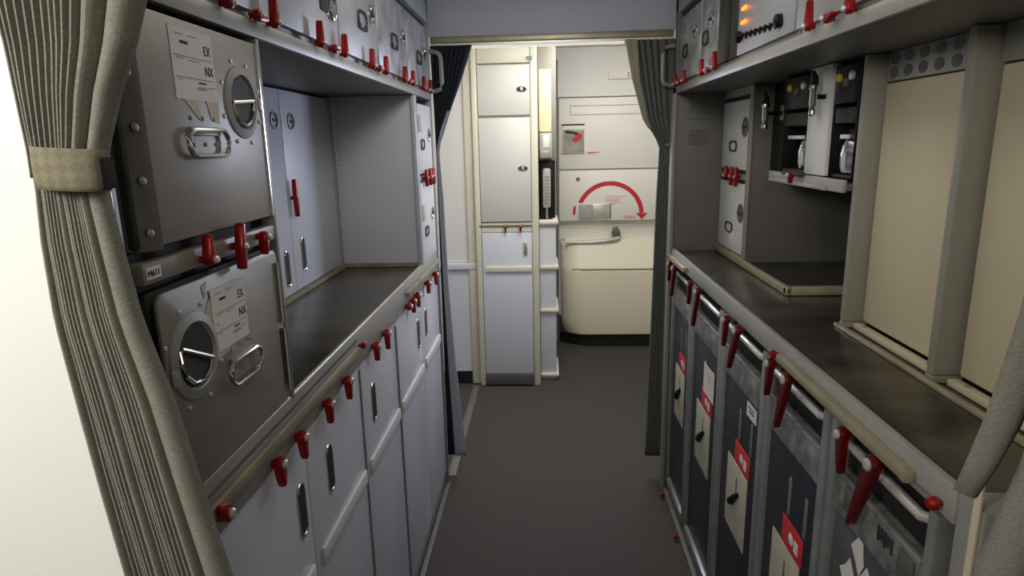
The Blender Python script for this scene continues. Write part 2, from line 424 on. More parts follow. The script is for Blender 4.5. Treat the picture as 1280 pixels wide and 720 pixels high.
obj('sign_plate', MB().box(.455, .74, 4.785, 4.799, 1.948, 2.005, .003), M['doorcream'], sn)
text('EXIT', .046, (.588, 4.7845, 1.960), (1, 0, 0), (0, 0, 1), M['redflat'], sn)
for k, (x, y) in enumerate(((.075, 4.55), (.56, 4.55))):
    t = thing('ceiling_spotlight', ['small warm round ceiling spotlight above the side unit, left of the pair', 'small warm round ceiling spotlight beside the dark curtain, right of the pair'][k], 'light', (x, y, 2.17), 'vestibule ceiling spotlights')
    obj('bezel', MB().lathe((x, y, 2.17), (0, 0, -1), [(.022, 0), (.02, .006), (.013, .007)], 16), M['pin'], t)
    obj('lens', MB().lathe((x, y, 2.163), (0, 0, -1), [(.011, 0), (.010, .003)], 14), M['warmlamp'], t)

# ------------------------------------------------------------------ tall cabinet at the end of the aisle
cb = thing('tall_stowage_cabinet', 'tall narrow ivory stowage cabinet with stacked doors facing down the aisle', 'cabinet', (-.235, 3.9, 0))
yF = 3.87
f = MB(); f.box(-.428, -.392, yF, 4.45, .0, 2.10, .008); f.box(-.083, -.042, yF, 4.45, .0, 2.10, .008); f.box(-.392, -.083, yF + .02, 4.45, .0, 2.08)
f.box(-.42, -.05, yF, 4.45, 2.062, 2.11, .012)
obj('carcass', f, M['cabframe'], cb)
def cdoor(name, z0, z1, m): return obj(name, MB().box(-.390, -.085, yF - .004, yF + .019, z0, z1, .004), m, cb)
cdoor('top_panel', 1.972, 2.058, M['cabframe'])
d1 = cdoor('door', 1.682, 1.962, M['cab']); d2 = cdoor('door', 1.058, 1.668, M['cab']); d3 = cdoor('door', .085, .99, M['vestblue'])
obj('latch_band', MB().box(-.390, -.085, yF + .004, yF + .019, .995, 1.052), M['cabframe'], cb)
obj('band_rod', MB().box(-.405, -.085, yF - .003, yF + .006, 1.030, 1.036), M['kick'], cb)
for dd, z in ((d1, 1.826), (d2, 1.374)):
    l = MB(); l.tube([(-.132 + .028 * math.cos(2 * PI * i / 16), yF - .005, z + .013 * math.sin(2 * PI * i / 16)) for i in range(16)], .003, 6, True)
    ol = obj('oval_latch', l, M['kick'], dd)
    obj('oval_plate', MB().prism([(-.132 + .027 * math.cos(2 * PI * i / 16), yF - .004, z + .012 * math.sin(2 * PI * i / 16)) for i in range(16)], (0, -.003, 0)), M['steel_dark'], ol) if False else None
    obj('thumb_tab', MB().box(-.139, -.125, yF - .011, yF - .003, z - .010, z + .010, .003), M['pin'], dd)
    obj('tab_recess', MB().prism([(-.132 + .025 * math.cos(2 * PI * i / 16), yF - .0045, z + .0115 * math.sin(2 * PI * i / 16)) for i in range(16)], (0, -.001, 0)), M['steel_dark'], dd)
hp = obj('pull_handle', MB().box(-.138, -.112, yF - .016, yF - .003, .855, .938, .006), M['pin'], d3)
obj('pull_slot', MB().box(-.130, -.119, yF - .0175, yF - .0155, .865, .925, .0006), M['frame'], hp)
for x in (-.243, -.152): latch_front(cb, x, yF - .004, 1.036, .045)
obj('bumper_strip', MB().box(-.372, -.087, yF - .018, yF - .003, .748, .784, .006), M['cabframe'], d3)
obj('kick_plate', MB().box(-.390, -.085, yF - .012, yF - .003, .012, .084, .002), M['kick'], cb)
st = obj('teal_notice', MB().box(-.103, -.070, yF - .0065, yF - .0035, 1.985, 2.006), M['teal'], cb)
# side unit with ledges, dispenser and handset
su = thing('ledged_side_unit', 'narrow grey side unit with three small ledges between cabinet and aircraft door', 'side unit', (.02, 4.05, 0))
m_ = MB(); m_.box(-.040, .062, 3.985, 4.55, 0, 1.035, .004)
obj('carcass', m_, M['vestblue'], su)
for z in (1.035, .752, .470, .035): obj('ledge', MB().box(-.040, .078, 3.965, 4.3, z - .012, z + .010, .005), M['cabframe'], su)
obj('upper_panel', MB().box(-.040, .072, 4.10, 4.55, 1.41, 2.16, .004), M['post'], su)
obj('back_panel', MB().box(-.040, .062, 4.14, 4.55, 1.045, 1.41, .004), M['blackgloss'], su)
obj('yellow_panel', MB().box(-.035, .042, 4.075, 4.10, 1.585, 1.955, .006), M['amber'], su)
dp = thing('wall_dispenser', 'pale translucent dispenser box on the side unit above the handset', 'dispenser', (.006, 4.06, 1.42))
obj('body', MB().box(-.033, .045, 4.03, 4.099, 1.425, 1.580, .010), M['handset'], dp)
obj('front_window', MB().box(-.012, .028, 4.024, 4.031, 1.49, 1.565, .003), M['vest'], dp)
obj('nozzle_tray', MB().box(-.030, .030, 4.005, 4.03, 1.425, 1.475, .008), M['frame'], dp)
hs = thing('wall_handset', 'grey handset standing upright in a black cradle above the ledged side unit', 'handset', (.01, 4.06, 1.05))
cr = MB()
cr.box(-.032, .050, 4.06, 4.139, 1.05, 1.41, .012)
obj('cradle', cr, M['blackgloss'], hs)
obj('receiver', MB().box(-.016, .034, 4.035, 4.06, 1.12, 1.365, .012), M['handset'], hs)
sl = MB()
for k in range(9): sl.box(-.006, .024, 4.0325, 4.036, 1.15 + k * .02, 1.158 + k * .02)
obj('speaker_slots', sl, M['frame'], hs)
obj('cord_plug', MB().cyl((.009, 4.055, 1.05), (.009, 4.05, 1.12), .007), M['frame'], hs)

# =================================================================== LEFT GALLEY
s = -1
gl = thing('galley_housing', 'grey metal housing of the left galley around the two large boxes', 'galley', (-.75, 1.6, 0))
obj('side_post', B(s, .0, .036, .650, .676, 0, 2.09, .008), M['frame'], gl)
obj('post_gap', B(s, .030, .07, .6765, .697, 0, 2.09), M['black'], gl)
obj('post_tube', MB().tube([P(s, .002, .654, .0), P(s, .002, .654, 1.0), P(s, .002, .654, 2.09)], .0075, 12), M['chrome'], gl)
obj('back_panel', B(s, .62, .66, .694, 2.66, 0, 2.09), M['frame'], gl)
obj('box_shelf', B(s, .0, .32, .695, 1.068, 1.377, 1.402, .002), M['box'], gl)
pk = MB(); bx(pk, s, .012, .32, .695, 1.068, 1.3765, 1.374); 
for z0, z1 in ((1.366, 1.377), (1.402, 1.412)): bx(pk, s, .02, .31, .70, 1.062, z0, z1)
obj('shadow_gap', pk, M['black'], gl)
obj('box_partition', B(s, -.002, .299, 1.060, 1.070, 1.086, 1.699, .002), M['frame'], gl)
pc = obj('number_placard', B(s, -.0015, 0, .699, .727, 1.383, 1.397), M['paper'], gl)
text('M611', .0105, P(s, -.0018, .7005, 1.3862), (0, 1, 0), (0, 0, 1), M['ink'], pc)
latch(gl, s, -.001, .818, 1.386, .034, PI, .0085); latch(gl, s, -.001, .905, 1.390, .034, PI - .12, .0085, True); latch(gl, s, -.001, .988, 1.392, .028, -.12, .0085)
obj('end_panel', B(s, .006, .62, 2.33, 2.352, 1.086, 1.699, .002), M['lightblue'], gl)
obj('end_panel_edge', B(s, -.004, .012, 2.318, 2.356, 1.092, 1.699, .003), M['white'], gl)
hg = MB()
for k in range(40): hg.cyl(P(s, .292, 2.318, 1.11 + k * .0148), P(s, .292, 2.318, 1.1175 + k * .0148), .0042, None, 6)
obj('piano_hinge', hg, M['pin'], gl)
sl = MB(); bx(sl, s, .285, .30, 1.07, 2.33, 1.086, 1.097); bx(sl, s, .01, .30, 2.318, 2.33, 1.086, 1.099)
obj('sealant_bead', sl, M['grime'], gl)
obj('far_side_panel', B(s, -.004, .62, 2.652, 2.672, 0, 2.09, .003), M['frame'], gl)
obj('top_gap', B(s, .012, .4, .694, 2.66, 1.972, 1.992), M['black'], gl)
obj('top_fascia', B(s, -.004, .5, .694, 2.668, 1.992, 2.09, .003), M['ovbox'], gl)
# worktop
wt = thing('galley_worktop', 'dark worn steel worktop running along the left galley with gold rail segments', 'worktop', (-.75, 1.6, 1.05))
obj('counter_top', B(s, .012, .61, .696, 2.65, 1.05, 1.085, .002), M['counter'], wt)
obj('front_lip', B(s, .0, .0118, .696, 2.65, 1.002, 1.0905, .002), M['lip'], wt)
obj('lip_groove', B(s, -.0006, .001, .70, 1.46, 1.066, 1.072), M['octa'], wt)
obj('lip_bead', MB().tube([P(s, .004, .70, 1.0905), P(s, .004, 2.65, 1.0905)], .0032, 6), M['gold'], wt)
for u0, u1 in ((.70, 1.44), (2.02, 2.64)):
    r = MB(); bx(r, s, -.010, -.001, u0, u1, 1.050, 1.056, .001); bx(r, s, -.012, -.008, u0, u1, 1.041, 1.060, .0015)
    obj('retainer_rail', r, M['gold'], wt)
obj('rail_stop', MB().lathe(P(s, 0, 1.475, 1.052), out(s), [(.004, 0), (.004, .005), (.0085, .008), (.009, .013), (.005, .018)], 14), M['red'], wt)
for u, a, L in ((.775, -2.3, .03), (.955, .05, .042), (1.055, .1, .045), (1.205, 0, .042), (1.335, .05, .045), (1.585, 0, .040), (1.70, .08, .048), (2.07, -.05, .040), (2.00, 1.5, .026), (2.15, .12, .042), (2.35, 0, .04), (2.52, .1, .045)):
    latch(wt, s, -.001, u, 1.014 if a != -2.3 else 1.036, L, a, .0128)
# base cabinets
ub = [.700, 1.105, 1.475, 1.860, 2.270, 2.648]
nm = ['nearest the camera', 'second from the camera', 'in the middle of the row', 'second from the far end', 'at the far end by the dark curtain']
hu = [(1.062, 'far'), (1.222, 'near'), (1.578, 'near'), (2.20, 'far'), (2.345, 'near')]
for i in range(5):
    a, b = ub[i], ub[i + 1]
    t = thing('base_cabinet', 'white lower galley cupboard below the left worktop, ' + nm[i], 'cabinet', (-.75, (a + b) / 2, 0), 'left lower galley cupboards')
    obj('carcass', B(s, .030, .60, a + .004, b - .004, .04, 1.0), M['frame'], t)
    dd = obj('door', B(s, .004, .026, a + .003, b - .003, .075, .998, .003), M['white'], t)
    pull(dd, s, .004, hu[i][0], .862, .105, .024)
    obj('bumper_strip', B(s, -.004, .0045, a + .030, b - .020, .694, .730, .003), M['cab'], dd)
    hgm = MB().tube([P(s, .003, (b if hu[i][1] == 'near' else a) + (-.004 if hu[i][1] == 'near' else .004), .09), P(s, .003, (b if hu[i][1] == 'near' else a) + (-.004 if hu[i][1] == 'near' else .004), .99)], .003, 6)
    obj('edge_hinge', hgm, M['talu'], dd)
    obj('kick_plate', B(s, .012, .03, a + .003, b - .003, .0, .062, .002), M['talu'], t)
struct('baseboard_left', B(s, -.012, .008, .70, 2.66, 0, .012, .003), M['trim'])

# two large boxes
def sticker(t, u0, u1, z0, z1, d, green=False):
    st = obj('paper_label', B(s, d - .0008, d, u0, u1, z0, z1), M['paper'], t)
    w, h = u1 - u0, z1 - z0
    text('EX', h * .20, P(s, d - .001, u0 + w * .76, z0 + h * .68), (0, 1, 0), (0, 0, 1), M['inkgreen' if green else 'ink'], st, cond=.85)
    text('NX', h * .20, P(s, d - .001, u0 + w * .74, z0 + h * .38), (0, 1, 0), (0, 0, 1), M['ink'], st, cond=.85)
    g = MB()
    for a, b, c in ((.12, .30, .90), (.42, .62, .90), (.05, .95, .60), (.38, .62, .555), (.05, .95, .305), (.1, .2, .27), (.55, .75, .19), (.78, .95, .2), (.1, .28, .57)):
        bx(g, s, d - .0011, d - .0008, u0 + w * a, u0 + w * b, z0 + h * c, z0 + h * (c + .014))
    obj('printed_lines', g, M['inkgrey'], st)
    for a, b, c, e in ((.22, .40, .78, .82), (.56, .74, .245, .27), (.50, .74, .16, .185)): obj('bold_print', B(s, d - .0012, d - .0008, u0 + w * a, u0 + w * b, z0 + h * c, z0 + h * e), M['inkgrey' if c < .2 else 'ink'], st)
    return st
# upper
t = thing('galley_box', 'upper large grey aluminium galley box with a paper label above its handle', 'box', (-.6, .88, 1.412), 'large aluminium galley boxes on the left')
obj('body', B(s, .010, .30, .706, 1.056, 1.413, 1.694, .006), M['steel_dark'], t)
pf = MB(); pf.prism([P(s, .004, .737, 1.418), P(s, .004, 1.052, 1.418), P(s, .004, 1.052, 1.690), P(s, .004, .737, 1.690)], out(s) * .006, .002)
fp = obj('front_panel', pf, M['box'], t)
cs = MB()
cs.grid([[P(s, -.002 + .040 * (1 - math.cos(a)), .738 - .036 * math.sin(a), z) for a in [PI / 2 * i / 6 for i in range(7)]] for z in (1.414, 1.692)])
bmesh.ops.recalc_face_normals(cs.bm, faces=cs.bm.faces[:])
cg = obj('corner_guard', cs, mat('worn_guard_metal', (118, 115, 106), .35, .6, .35, 14), t)
for k in range(5): obj('guard_rivet', MB().lathe(P(s, .001, .720, 1.435 + k * .06), out(s), [(.0055, 0), (.004, .003), (.001, .004)], 10), M['frame'], cg)
obj('front_edge_trim', MB().tube([P(s, -.002, 1.053, 1.418), P(s, -.002, 1.053, 1.690)], .003, 6), M['chrome'], t)
twist_lock(fp, s, -.002, .985, 1.596, .040, .08)
carry_handle(fp, s, -.002, .865, 1.537, .105, .034)
sticker(fp, .808, .912, 1.592, 1.680, -.002)
tp = MB(); tp.prism([P(s, -.0024, .826, 1.592), P(s, -.0024, .856, 1.592), P(s, -.0024, .862, 1.565), P(s, -.0024, .85, 1.572)], out(s) * .0004); tp.prism([P(s, -.0024, .880, 1.592), P(s, -.0024, .912, 1.592), P(s, -.0024, .910, 1.564), P(s, -.0024, .888, 1.568)], out(s) * .0004)
obj('torn_tape', tp, M['paperold'], fp)
obj('side_catch', B(s, -.007, -.001, 1.034, 1.048, 1.587, 1.607, .003), M['frame'], fp)
# lower
t = thing('galley_box', 'lower large grey aluminium galley box standing on the left worktop', 'box', (-.6, .88, 1.091), 'large aluminium galley boxes on the left')
obj('body', B(s, .010, .30, .706, 1.056, 1.0925, 1.366, .006), M['steel_dark'], t)
pf = MB()
q = []
for (cu, cz, a0_) in ((.724, 1.346, PI), (1.036, 1.346, PI / 2), (1.036, 1.110, 0), (.724, 1.110, -PI / 2)):
    for i in range(5):
        a = a0_ - PI / 2 * i / 4; q.append(P(s, .004, cu + .016 * math.cos(a), cz + .016 * math.sin(a)))
pf.prism(q, out(s) * .006, .0022)
fp = obj('front_panel', pf, M['box'], t)
twist_lock(fp, s, -.002, .772, 1.268, .044, -.45)
obj('side_catch', B(s, -.006, -.001, .712, .732, 1.242, 1.266, .003), M['frame'], fp)
carry_handle(fp, s, -.002, .893, 1.211, .100, .036)
ol = MB(); ol.prism([P(s, -.0024, .800, 1.302), P(s, -.0024, .820, 1.330), P(s, -.0024, .90, 1.30), P(s, -.0024, .86, 1.245), P(s, -.0024, .826, 1.243)], out(s) * .0004)
ol.prism([P(s, -.0024, .806, 1.352), P(s, -.0024, .820, 1.356), P(s, -.0024, .811, 1.334)], out(s) * .0004)
obj('old_label_scrap', ol, M['paperold'], fp)
sticker(fp, .824, .922, 1.252, 1.342, -.003, True)
lb = MB(); lb.tube([P(s, -.005, 1.046, 1.235), P(s, -.005, 1.046, 1.340)], .0042, 8); lb.tube([P(s, -.005, 1.048, 1.110), P(s, -.005, 1.048, 1.225)], .0042, 8)
obj('latch_rod', lb, M['chrome'], fp)
obj('rod_plate', B(s, -.004, -.0005, 1.034, 1.043, 1.125, 1.225, .001), M['steel_dark'], fp)

# recess cupboard behind the worktop
t = thing('recess_cupboard', 'pale two-leaf wall cupboard at the back of the left worktop recess', 'cupboard', (-.78, 1.8, 1.086))
obj('carcass', B(s, .318, .60, 1.075, 2.322, 1.087, 1.695), M['lightblue'], t)
for k, (a, b) in enumerate(((1.075, 1.872), (1.876, 2.30))):
    dd = obj('door', B(s, .301, .317, a, b, 1.0985, 1.69, .002), M['lightblue'], t)
    ring_latch(dd, s, .301, (1.822, 1.945)[k], 1.604, .024, 'kick')
    pull(dd, s, .301, (1.815, 1.948)[k], (1.180, 1.202)[k], .105, .024)
latch(t, s, .300, 1.893, 1.380, .056, .03, .009, True)

# small boxes at the far end
for k, (z0, z1) in enumerate(((1.0915, 1.388), (1.418, 1.676))):
    t = thing('small_galley_box', ['lower ivory narrow box at the far end of the left worktop', 'upper ivory narrow box at the far end of the left worktop'][k], 'box', (-.6, 2.5, z0), 'narrow boxes at the far end of the left worktop')
    obj('body', B(s, .012, .5, 2.362, 2.646, z0, z1, .004), M['frame'], t)
    fp = obj('front_panel', B(s, .0, .011, 2.362, 2.646, z0 + .002, z1 - .002, .002), M['cab'], t)
    ring_latch(fp, s, 0, 2.585, z0 + .165 - .02 * k, .026)
    wire_handle(fp, s, 0, 2.44, z0 + .11, .06, .035)
    obj('card_holder', B(s, -.003, 0, 2.375, 2.43, z0 + .155, z0 + .215, .001), M['paperold'], fp)
sh = thing('box_divider_shelf', 'thin shelf with red latches between the two narrow left boxes', 'shelf', (-.6, 2.5, 1.39))
obj('shelf_board', B(s, .004, .5, 2.358, 2.65, 1.396, 1.410, .002), M['frame'], sh)
obj('shadow_gap', B(s, .003, .012, 2.36, 2.648, 1.3895, 1.3955), M['black'], sh)
for u, a in ((2.44, PI), (2.52, 0), (2.57, PI), (2.60, 0)): latch(sh, s, .003, u, 1.403, .032, a, .0095, True)

# overhead shelf + boxes
def overhead_shelf(s, label, lat, bars):
    t = thing('overhead_shelf', label, 'shelf', (s * .75, 1.6, 1.70))
    obj('shelf_board', B(s, .006, .60, .68, 2.672, 1.700, 1.7235, .002), M['under'], t)
    obj('front_edge', B(s, -.004, .006, .68, 2.672, 1.700, 1.726, .002), M['lip'], t)
    for u, L, a in lat: latch(t, s, -.003, u, 1.731, L, a, .009)
    return t
lat = []
for u in (.951, 1.111, 1.336, 1.495, 1.732, 1.882, 2.131, 2.262, 2.458, 2.60): lat.append((u, .042, PI + random.uniform(-.06, .06)))
for u in (1.045, 1.42, 1.80, 2.19, 2.53): lat.append((u, .032, PI / 2 + random.uniform(-.1, .2)))
overhead_shelf(-1, 'long grey overhead shelf on the left with a row of red latches', lat, [])
ou = [.700, 1.150, 1.515, 1.870, 2.265, 2.648]
ol = ['plain grey box nearest the camera in the left overhead row', 'grey left overhead box with a dark square latch recess', 'grey left overhead box with ring latches, middle of the row', 'worn pale left overhead box, second from the far end', 'worn left overhead box at the far end by the grab handle']
for i in range(5):
    a, b = ou[i], ou[i + 1]
    t = thing('overhead_box', ol[i], 'box', (-.7, (a + b) / 2, 1.7245), 'left overhead boxes')
    obj('body', B(s, .014, .5, a + .006, b - .006, 1.725, 1.968, .003), M['frame'], t)
    fp = obj('front_panel', B(s, .001, .013, a + .005, b - .005, 1.741, 1.968, .003), M['ovbox' if i < 3 else 'ovworn'], t)
    if i == 1:
        rc = obj('latch_recess', B(s, -.002, .001, 1.395, 1.440, 1.806, 1.845, .002), M['black'], fp)
        obj('latch_ring', MB().tube(stadium(s, -.005, 1.462, 1.822, .035, .05, False), .004, 8, True), M['chrome'], fp)
    elif i == 0:
        obj('edge_rod', MB().tube([P(s, -.002, b - .008, 1.745), P(s, -.002, b - .008, 1.965)], .003, 6), M['gold'], fp)
        wire_handle(fp, s, .001, .92, 1.85, .09, .034)
    else:
        ring_latch(fp, s, .001, b - .06, 1.868, .026)
        wire_handle(fp, s, .001, a + .195, 1.838, .075, .042)
        for du in (-.03, .03): obj('handle_clip', B(s, -.006, .001, a + .195 + du - .006, a + .195 + du + .006, 1.815, 1.829, .002), M['steel_dark'], fp)
def grab(s, label, u, z0, z1, dx):
    t = thing('grab_handle', label, 'handle', (s * .46, u, z0))
    p0 = P(s, .03, u, z0); p1 = P(s, .03, u, z1); pts = []
    H = z1 - z0
    for x, z in ((.03, 0), (-.02, .01), (-.040, .06), (-.046, .2), (-.046, .5), (-.046, .8), (-.040, .94), (-.02, .99), (.03, 1)):
        pts.append(P(s, x * dx, u, z0 + H * z))
    obj('handle_loop', MB().tube(pts, .009, 10), M['frame'], t)
    for z in (z0, z1): obj('mounting_foot', MB().lathe(P(s, .03 * dx, u - .02, z), (0, 1, 0), [(.014, 0), (.014, .012), (.010, .022)], 12), M['frame'], t)
grab(-1, 'grey loop grab handle at the far end of the left overhead row', 2.694, 1.735, 1.89, 1.0)
grab(1, 'grey loop grab handle at the far end of the right overhead row', 2.694, 1.735, 1.885, 1.0)

# =================================================================== RIGHT GALLEY
s = 1
gr_ = thing('galley_housing', 'grey metal housing of the right galley around the trolley bays', 'galley', (.9, 1.6, 0))
obj('side_post', B(s, -.002, .60, .700, .752, 0, 1.092, .006), M['frame'], gr_)
obj('upper_side_panel', B(s, .32, .60, .700, .752, 1.094, 2.09, .004), M['frame'], gr_)
obj('post_edge', B(s, -.006, -.002, .706, .718, 0, 1.16, .0015), M['cream'], gr_)
obj('back_panel', B(s, .70, .74, .70, 2.66, 0, 2.09), M['frame'], gr_)
ep = obj('end_panel', B(s, -.004, .70, 2.628, 2.672, 0, 2.09, .004), M['alcove'], gr_)
obj('end_panel_edge', B(s, -.012, .004, 2.62, 2.674, 0, 1.70, .004), M['post'], gr_)
pq = MB()
for k, (z, n_) in enumerate(((1.655, 5), (1.60, 1), (1.555, 7))):
    for j in range(n_): pq.box(.565 + random.uniform(0, .004), .655 - random.uniform(0, .02), 2.6265, 2.6281, z - j * .0085, z - j * .0085 + .003)
obj('notice_text', pq, M['octa'], ep)
obj('top_gap', B(s, .012, .4, .70, 2.66, 1.972, 1.992), M['black'], gr_)
obj('top_fascia', B(s, -.004, .5, .70, 2.668, 1.992, 2.09, .003), M['ovbox'], gr_)
tu = [.785, 1.125, 1.470, 1.858, 2.258, 2.620]
for u in tu[1:-1]: obj('bay_post', B(s, .026, .60, u - .006, u + .006, .02, 1.044, .001), M['talu'], gr_)
obj('floor_sill', B(s, -.006, .02, .76, 2.62, .0, .014, .003), M['trim'], gr_)
for u in (2.545, 2.24, 1.80, 1.42): 
    obj('floor_stop', MB().lathe(P(s, -.012, u, .012), (-1, 0, .4), [(.006, 0), (.010, .006), (.010, .014), (.005, .018)], 10), M['red'], gr_)
# worktop right
wt = thing('galley_worktop', 'dark reflective steel worktop running along the right galley above the trolleys', 'worktop', (.9, 1.6, 1.05))
obj('counter_top', B(s, .014, .69, .756, 2.624, 1.046, 1.082, .002), M['counter'], wt)
obj('front_lip', B(s, .0, .0138, .756, 2.624, 1.040, 1.0905, .003), M['lip'], wt)
for u0, u1 in ((.845, 1.355), (2.33, 2.612)):
    r = MB(); bx(r, s, -.014, -.001, u0, u1, 1.061, 1.067, .001); bx(r, s, -.016, -.010, u0, u1, 1.050, 1.068, .002); bx(r, s, -.018, .0, u0 - .004, u0 + .012, 1.049, 1.069, .004)
    obj('retainer_rail', r, M['gold'], wt)
obj('rail_wire', MB().tube([P(s, -.006, .845, 1.052), P(s, -.006, .792, 1.054)], .0022, 6), M['chrome'], wt)
for u in (.782, 1.386, 2.618):
    obj('rail_stop', MB().lathe(P(s, 0, u, 1.056), out(s), [(.004, 0), (.004, .005), (.009, .008), (.010, .014), (.005, .019)], 14), M['red'], wt)
for u, L, a in ((2.57, .07, -.1), (2.48, .125, -.3), (2.205, .075, -.1), (2.085, .14, -.35), (1.745, .08, -.12), (1.640, .135, -.42), (1.385, .08, -.12), (1.285, .13, -.30), (1.030, .07, .1), (.925, .145, -.36)):
    latch(wt, s, -.004, u, 1.034, L, a, .0135 if L < .1 else .0165, False, True)
# trolleys
tl_ = ['scuffed grey catering trolley nearest the camera with a torn silver sticker', 'navy catering trolley second from the camera, with plain scuffed top plate', 'navy catering trolley in the middle of the row, small white card beneath its top plate', 'navy catering trolley second from the far end with a tall white card', 'navy catering trolley at the far end of the row by the curtain']
for i in range(5):
    a, b = tu[i] + .008, tu[i + 1] - .008; w_ = b - a
    t = thing('catering_trolley', tl_[i], 'trolley', (.9, (a + b) / 2, 0), 'catering trolleys under the right worktop')
    obj('body', B(s, .045, .66, a + .004, b - .004, .06, 1.025, .004), M['talu'], t)
    fm = MB(); bx(fm, s, .004, .045, a, a + .022, .05, 1.030, .006); bx(fm, s, .004, .045, b - .022, b, .05, 1.030, .006); bx(fm, s, .004, .045, a + .03, b - .03, .05, .085, .003)
    obj('front_frame', fm, M['talu'], t)
    dp = obj('door_panel', B(s, .016, .040, a + .023, b - .023, .086, .92, .003), M['tgrey' if i == 0 else 'navy'], t)
    tp = MB(); bx(tp, s, .009, .036, a + .023, b - .023, .862, .940, .003); bx(tp, s, .004, .014, a + .023, b - .023, .936, .945, .002)
    obj('top_plate', tp, M['tworn'], t)
    obj('handle_hollow', B(s, .030, .043, a + .023, b - .023, .941, 1.028), mat('hollow_brown', (40, 37, 32), .6, .2, .4, 12) if i == 0 else M['black'], t)
    obj('handle_bar', MB().tube([P(s, .030, a + .030, 1.002), P(s, .012, a + .045, 1.002), P(s, .012, b - .045, 1.002), P(s, .030, b - .030, 1.002)], .0085, 10), M['pin'], t)
    # the brake panel: red sign over an ivory plate with a black lever
    F = lambda k: a + w_ * k
    z0 = .0 if i else -.075
    red = obj('brake_sign', B(s, .0135, .016, F(.24), F(.58), .636 + z0, .702 + z0, .001), M['redflat'], dp)
    ic = MB(); ic.lathe(P(s, .0135, F(.42), .668 + z0), out(s), [(.014, 0), (.013, .0006)], 14); bx(ic, s, .0125, .0135, F(.30), F(.36), .652 + z0, .680 + z0)
    obj('sign_mark', ic, M['paper'], red)
    pl = obj('brake_plate', B(s, .0125, .016, F(.26), F(.74), .415 + z0, .634 + z0, .002), M['plate'], dp)
    lv = MB().tube([P(s, .011, F(.42), .560 + z0), P(s, .006, F(.46), .545 + z0), P(s, .005, F(.54), .515 + z0), P(s, .011, F(.60), .495 + z0)], [.005, .009, .011, .006], 8)
    obj('brake_lever', lv, M['blackgloss'], pl)
    obj('lever_slot', B(s, .0115, .0127, F(.47), F(.495), .545 + z0, .600 + z0, .0004), M['octa'], pl)
    if i:
        for k in (.235, .50): obj('vent_strip', B(s, .013, .016, F(k) - .006, F(k) + .006, .712, .802, .001), M['talu'], dp)
    if i == 2: 
        cd = obj('white_card', B(s, .0125, .015, F(.16), F(.36), .812, .850), M['paper'], dp); pm = MB(); bx(pm, s, .0118, .0126, F(.20), F(.30), .828, .832); bx(pm, s, .0118, .0126, F(.2), F(.32), .838, .841); obj('card_print', pm, M['ink'], cd)
    if i == 3: 
        cd = obj('white_card', B(s, .0095, .012, F(.17), F(.50), .700, .800), M['paper'], dp); pm = MB(); bx(pm, s, .0088, .0096, F(.28), F(.40), .770, .774); bx(pm, s, .0088, .0096, F(.28), F(.36), .755, .758); obj('card_print', pm, M['inkgrey'], cd)
    if i == 0:
        tn = MB()
        for (pu, pz, sz) in ((.30, .862, .030), (.62, .83, .05), (.55, .78, .06), (.44, .80, .035), (.72, .765, .05), (.5, .73, .05)):
            q = []
            for k in range(7):
                an = 2 * PI * k / 7; r = sz * random.uniform(.35, .95); q.append(P(s, .0148, F(pu) + math.cos(an) * r * .7, pz + math.sin(an) * r))
            tn.prism(q, out(s) * .001)
        obj('torn_sticker', tn, M['paper'], dp)
        bm_ = MB()
        for k in range(5): bx(bm_, s, .0068, .0082, F(.30 + .03 * k), F(.315 + .03 * k), .90 + .006 * (k % 2), .925)
        obj('printed_code', bm_, M['ink'], dp)
        for k in (.18, .72): obj('corner_block', B(s, .004, .009, F(k) - .02, F(k) + .02, .885, .93, .003), M['kick'], dp)

# overhead right
lat = [(2.590, .036, PI), (2.43, .036, PI), (2.169, .042, PI), (2.01, .045, PI), (1.318, .046, PI), (1.150, .046, PI), (.95, .046, PI)]
for u in (2.51, 2.09, 1.235): lat.append((u, .03, PI / 2 + .1))
overhead_shelf(1, 'long grey overhead shelf on the right with sparse red latches', lat, [])
for (a, b, lb, kind) in ((2.268, 2.648, 'worn pale right overhead box at the far end by the grab handle', 0), (2.055, 2.262, 'narrow worn right overhead box beside the control panel', 0), (.760, 1.432, 'large plain grey right overhead box nearest the camera', 1)):
    t = thing('overhead_box', lb, 'box', (.75, (a + b) / 2, 1.7245), 'right overhead boxes')
    obj('body', B(s, .014, .5, a + .006, b - .006, 1.725, 1.968, .003), M['frame'], t)
    fp = obj('front_panel', B(s, .001, .013, a + .005, b - .005, 1.741, 1.968, .003), M['ovbox' if kind else 'ovworn'], t)
    if not kind:
        ring_latch(fp, s, .001, a + .08, 1.885, .024); wire_handle(fp, s, .001, (a + b) / 2 + .03, 1.838, .07, .04)
t = thing('control_panel', 'grey galley control panel with two lit orange lamps in the right overhead row', 'control panel', (.75, 1.75, 1.7245))
obj('housing', B(s, .014, .5, 1.442, 2.046, 1.725, 1.968, .003), M['frame'], t)
obj('face_plate', B(s, .002, .013, 1.442, 1.845, 1.741, 1.968, .002), M['ovbox'], t)
obj('dark_column', B(s, .003, .013, 1.848, 2.046, 1.741, 1.968, .002), M['steel_dark'], t)
obj('side_strip', B(s, .001, .004, 1.92, 1.955, 1.745, 1.965), M['black'], t)
for z in (1.852, 1.818): obj('indicator_lamp', B(s, -.003, .002, 1.772, 1.808, z - .0045, z + .0045, .002), M['orange'], t)
for k in range(9):
    u = 1.80 - k * .036; obj('toggle_switch', MB().lathe(P(s, .002, u, 1.785 - .002 * k), out(s), [(.009, 0), (.009, .003), (.004, .005), (.0035, .014)], 10), M['blackgloss'], t)
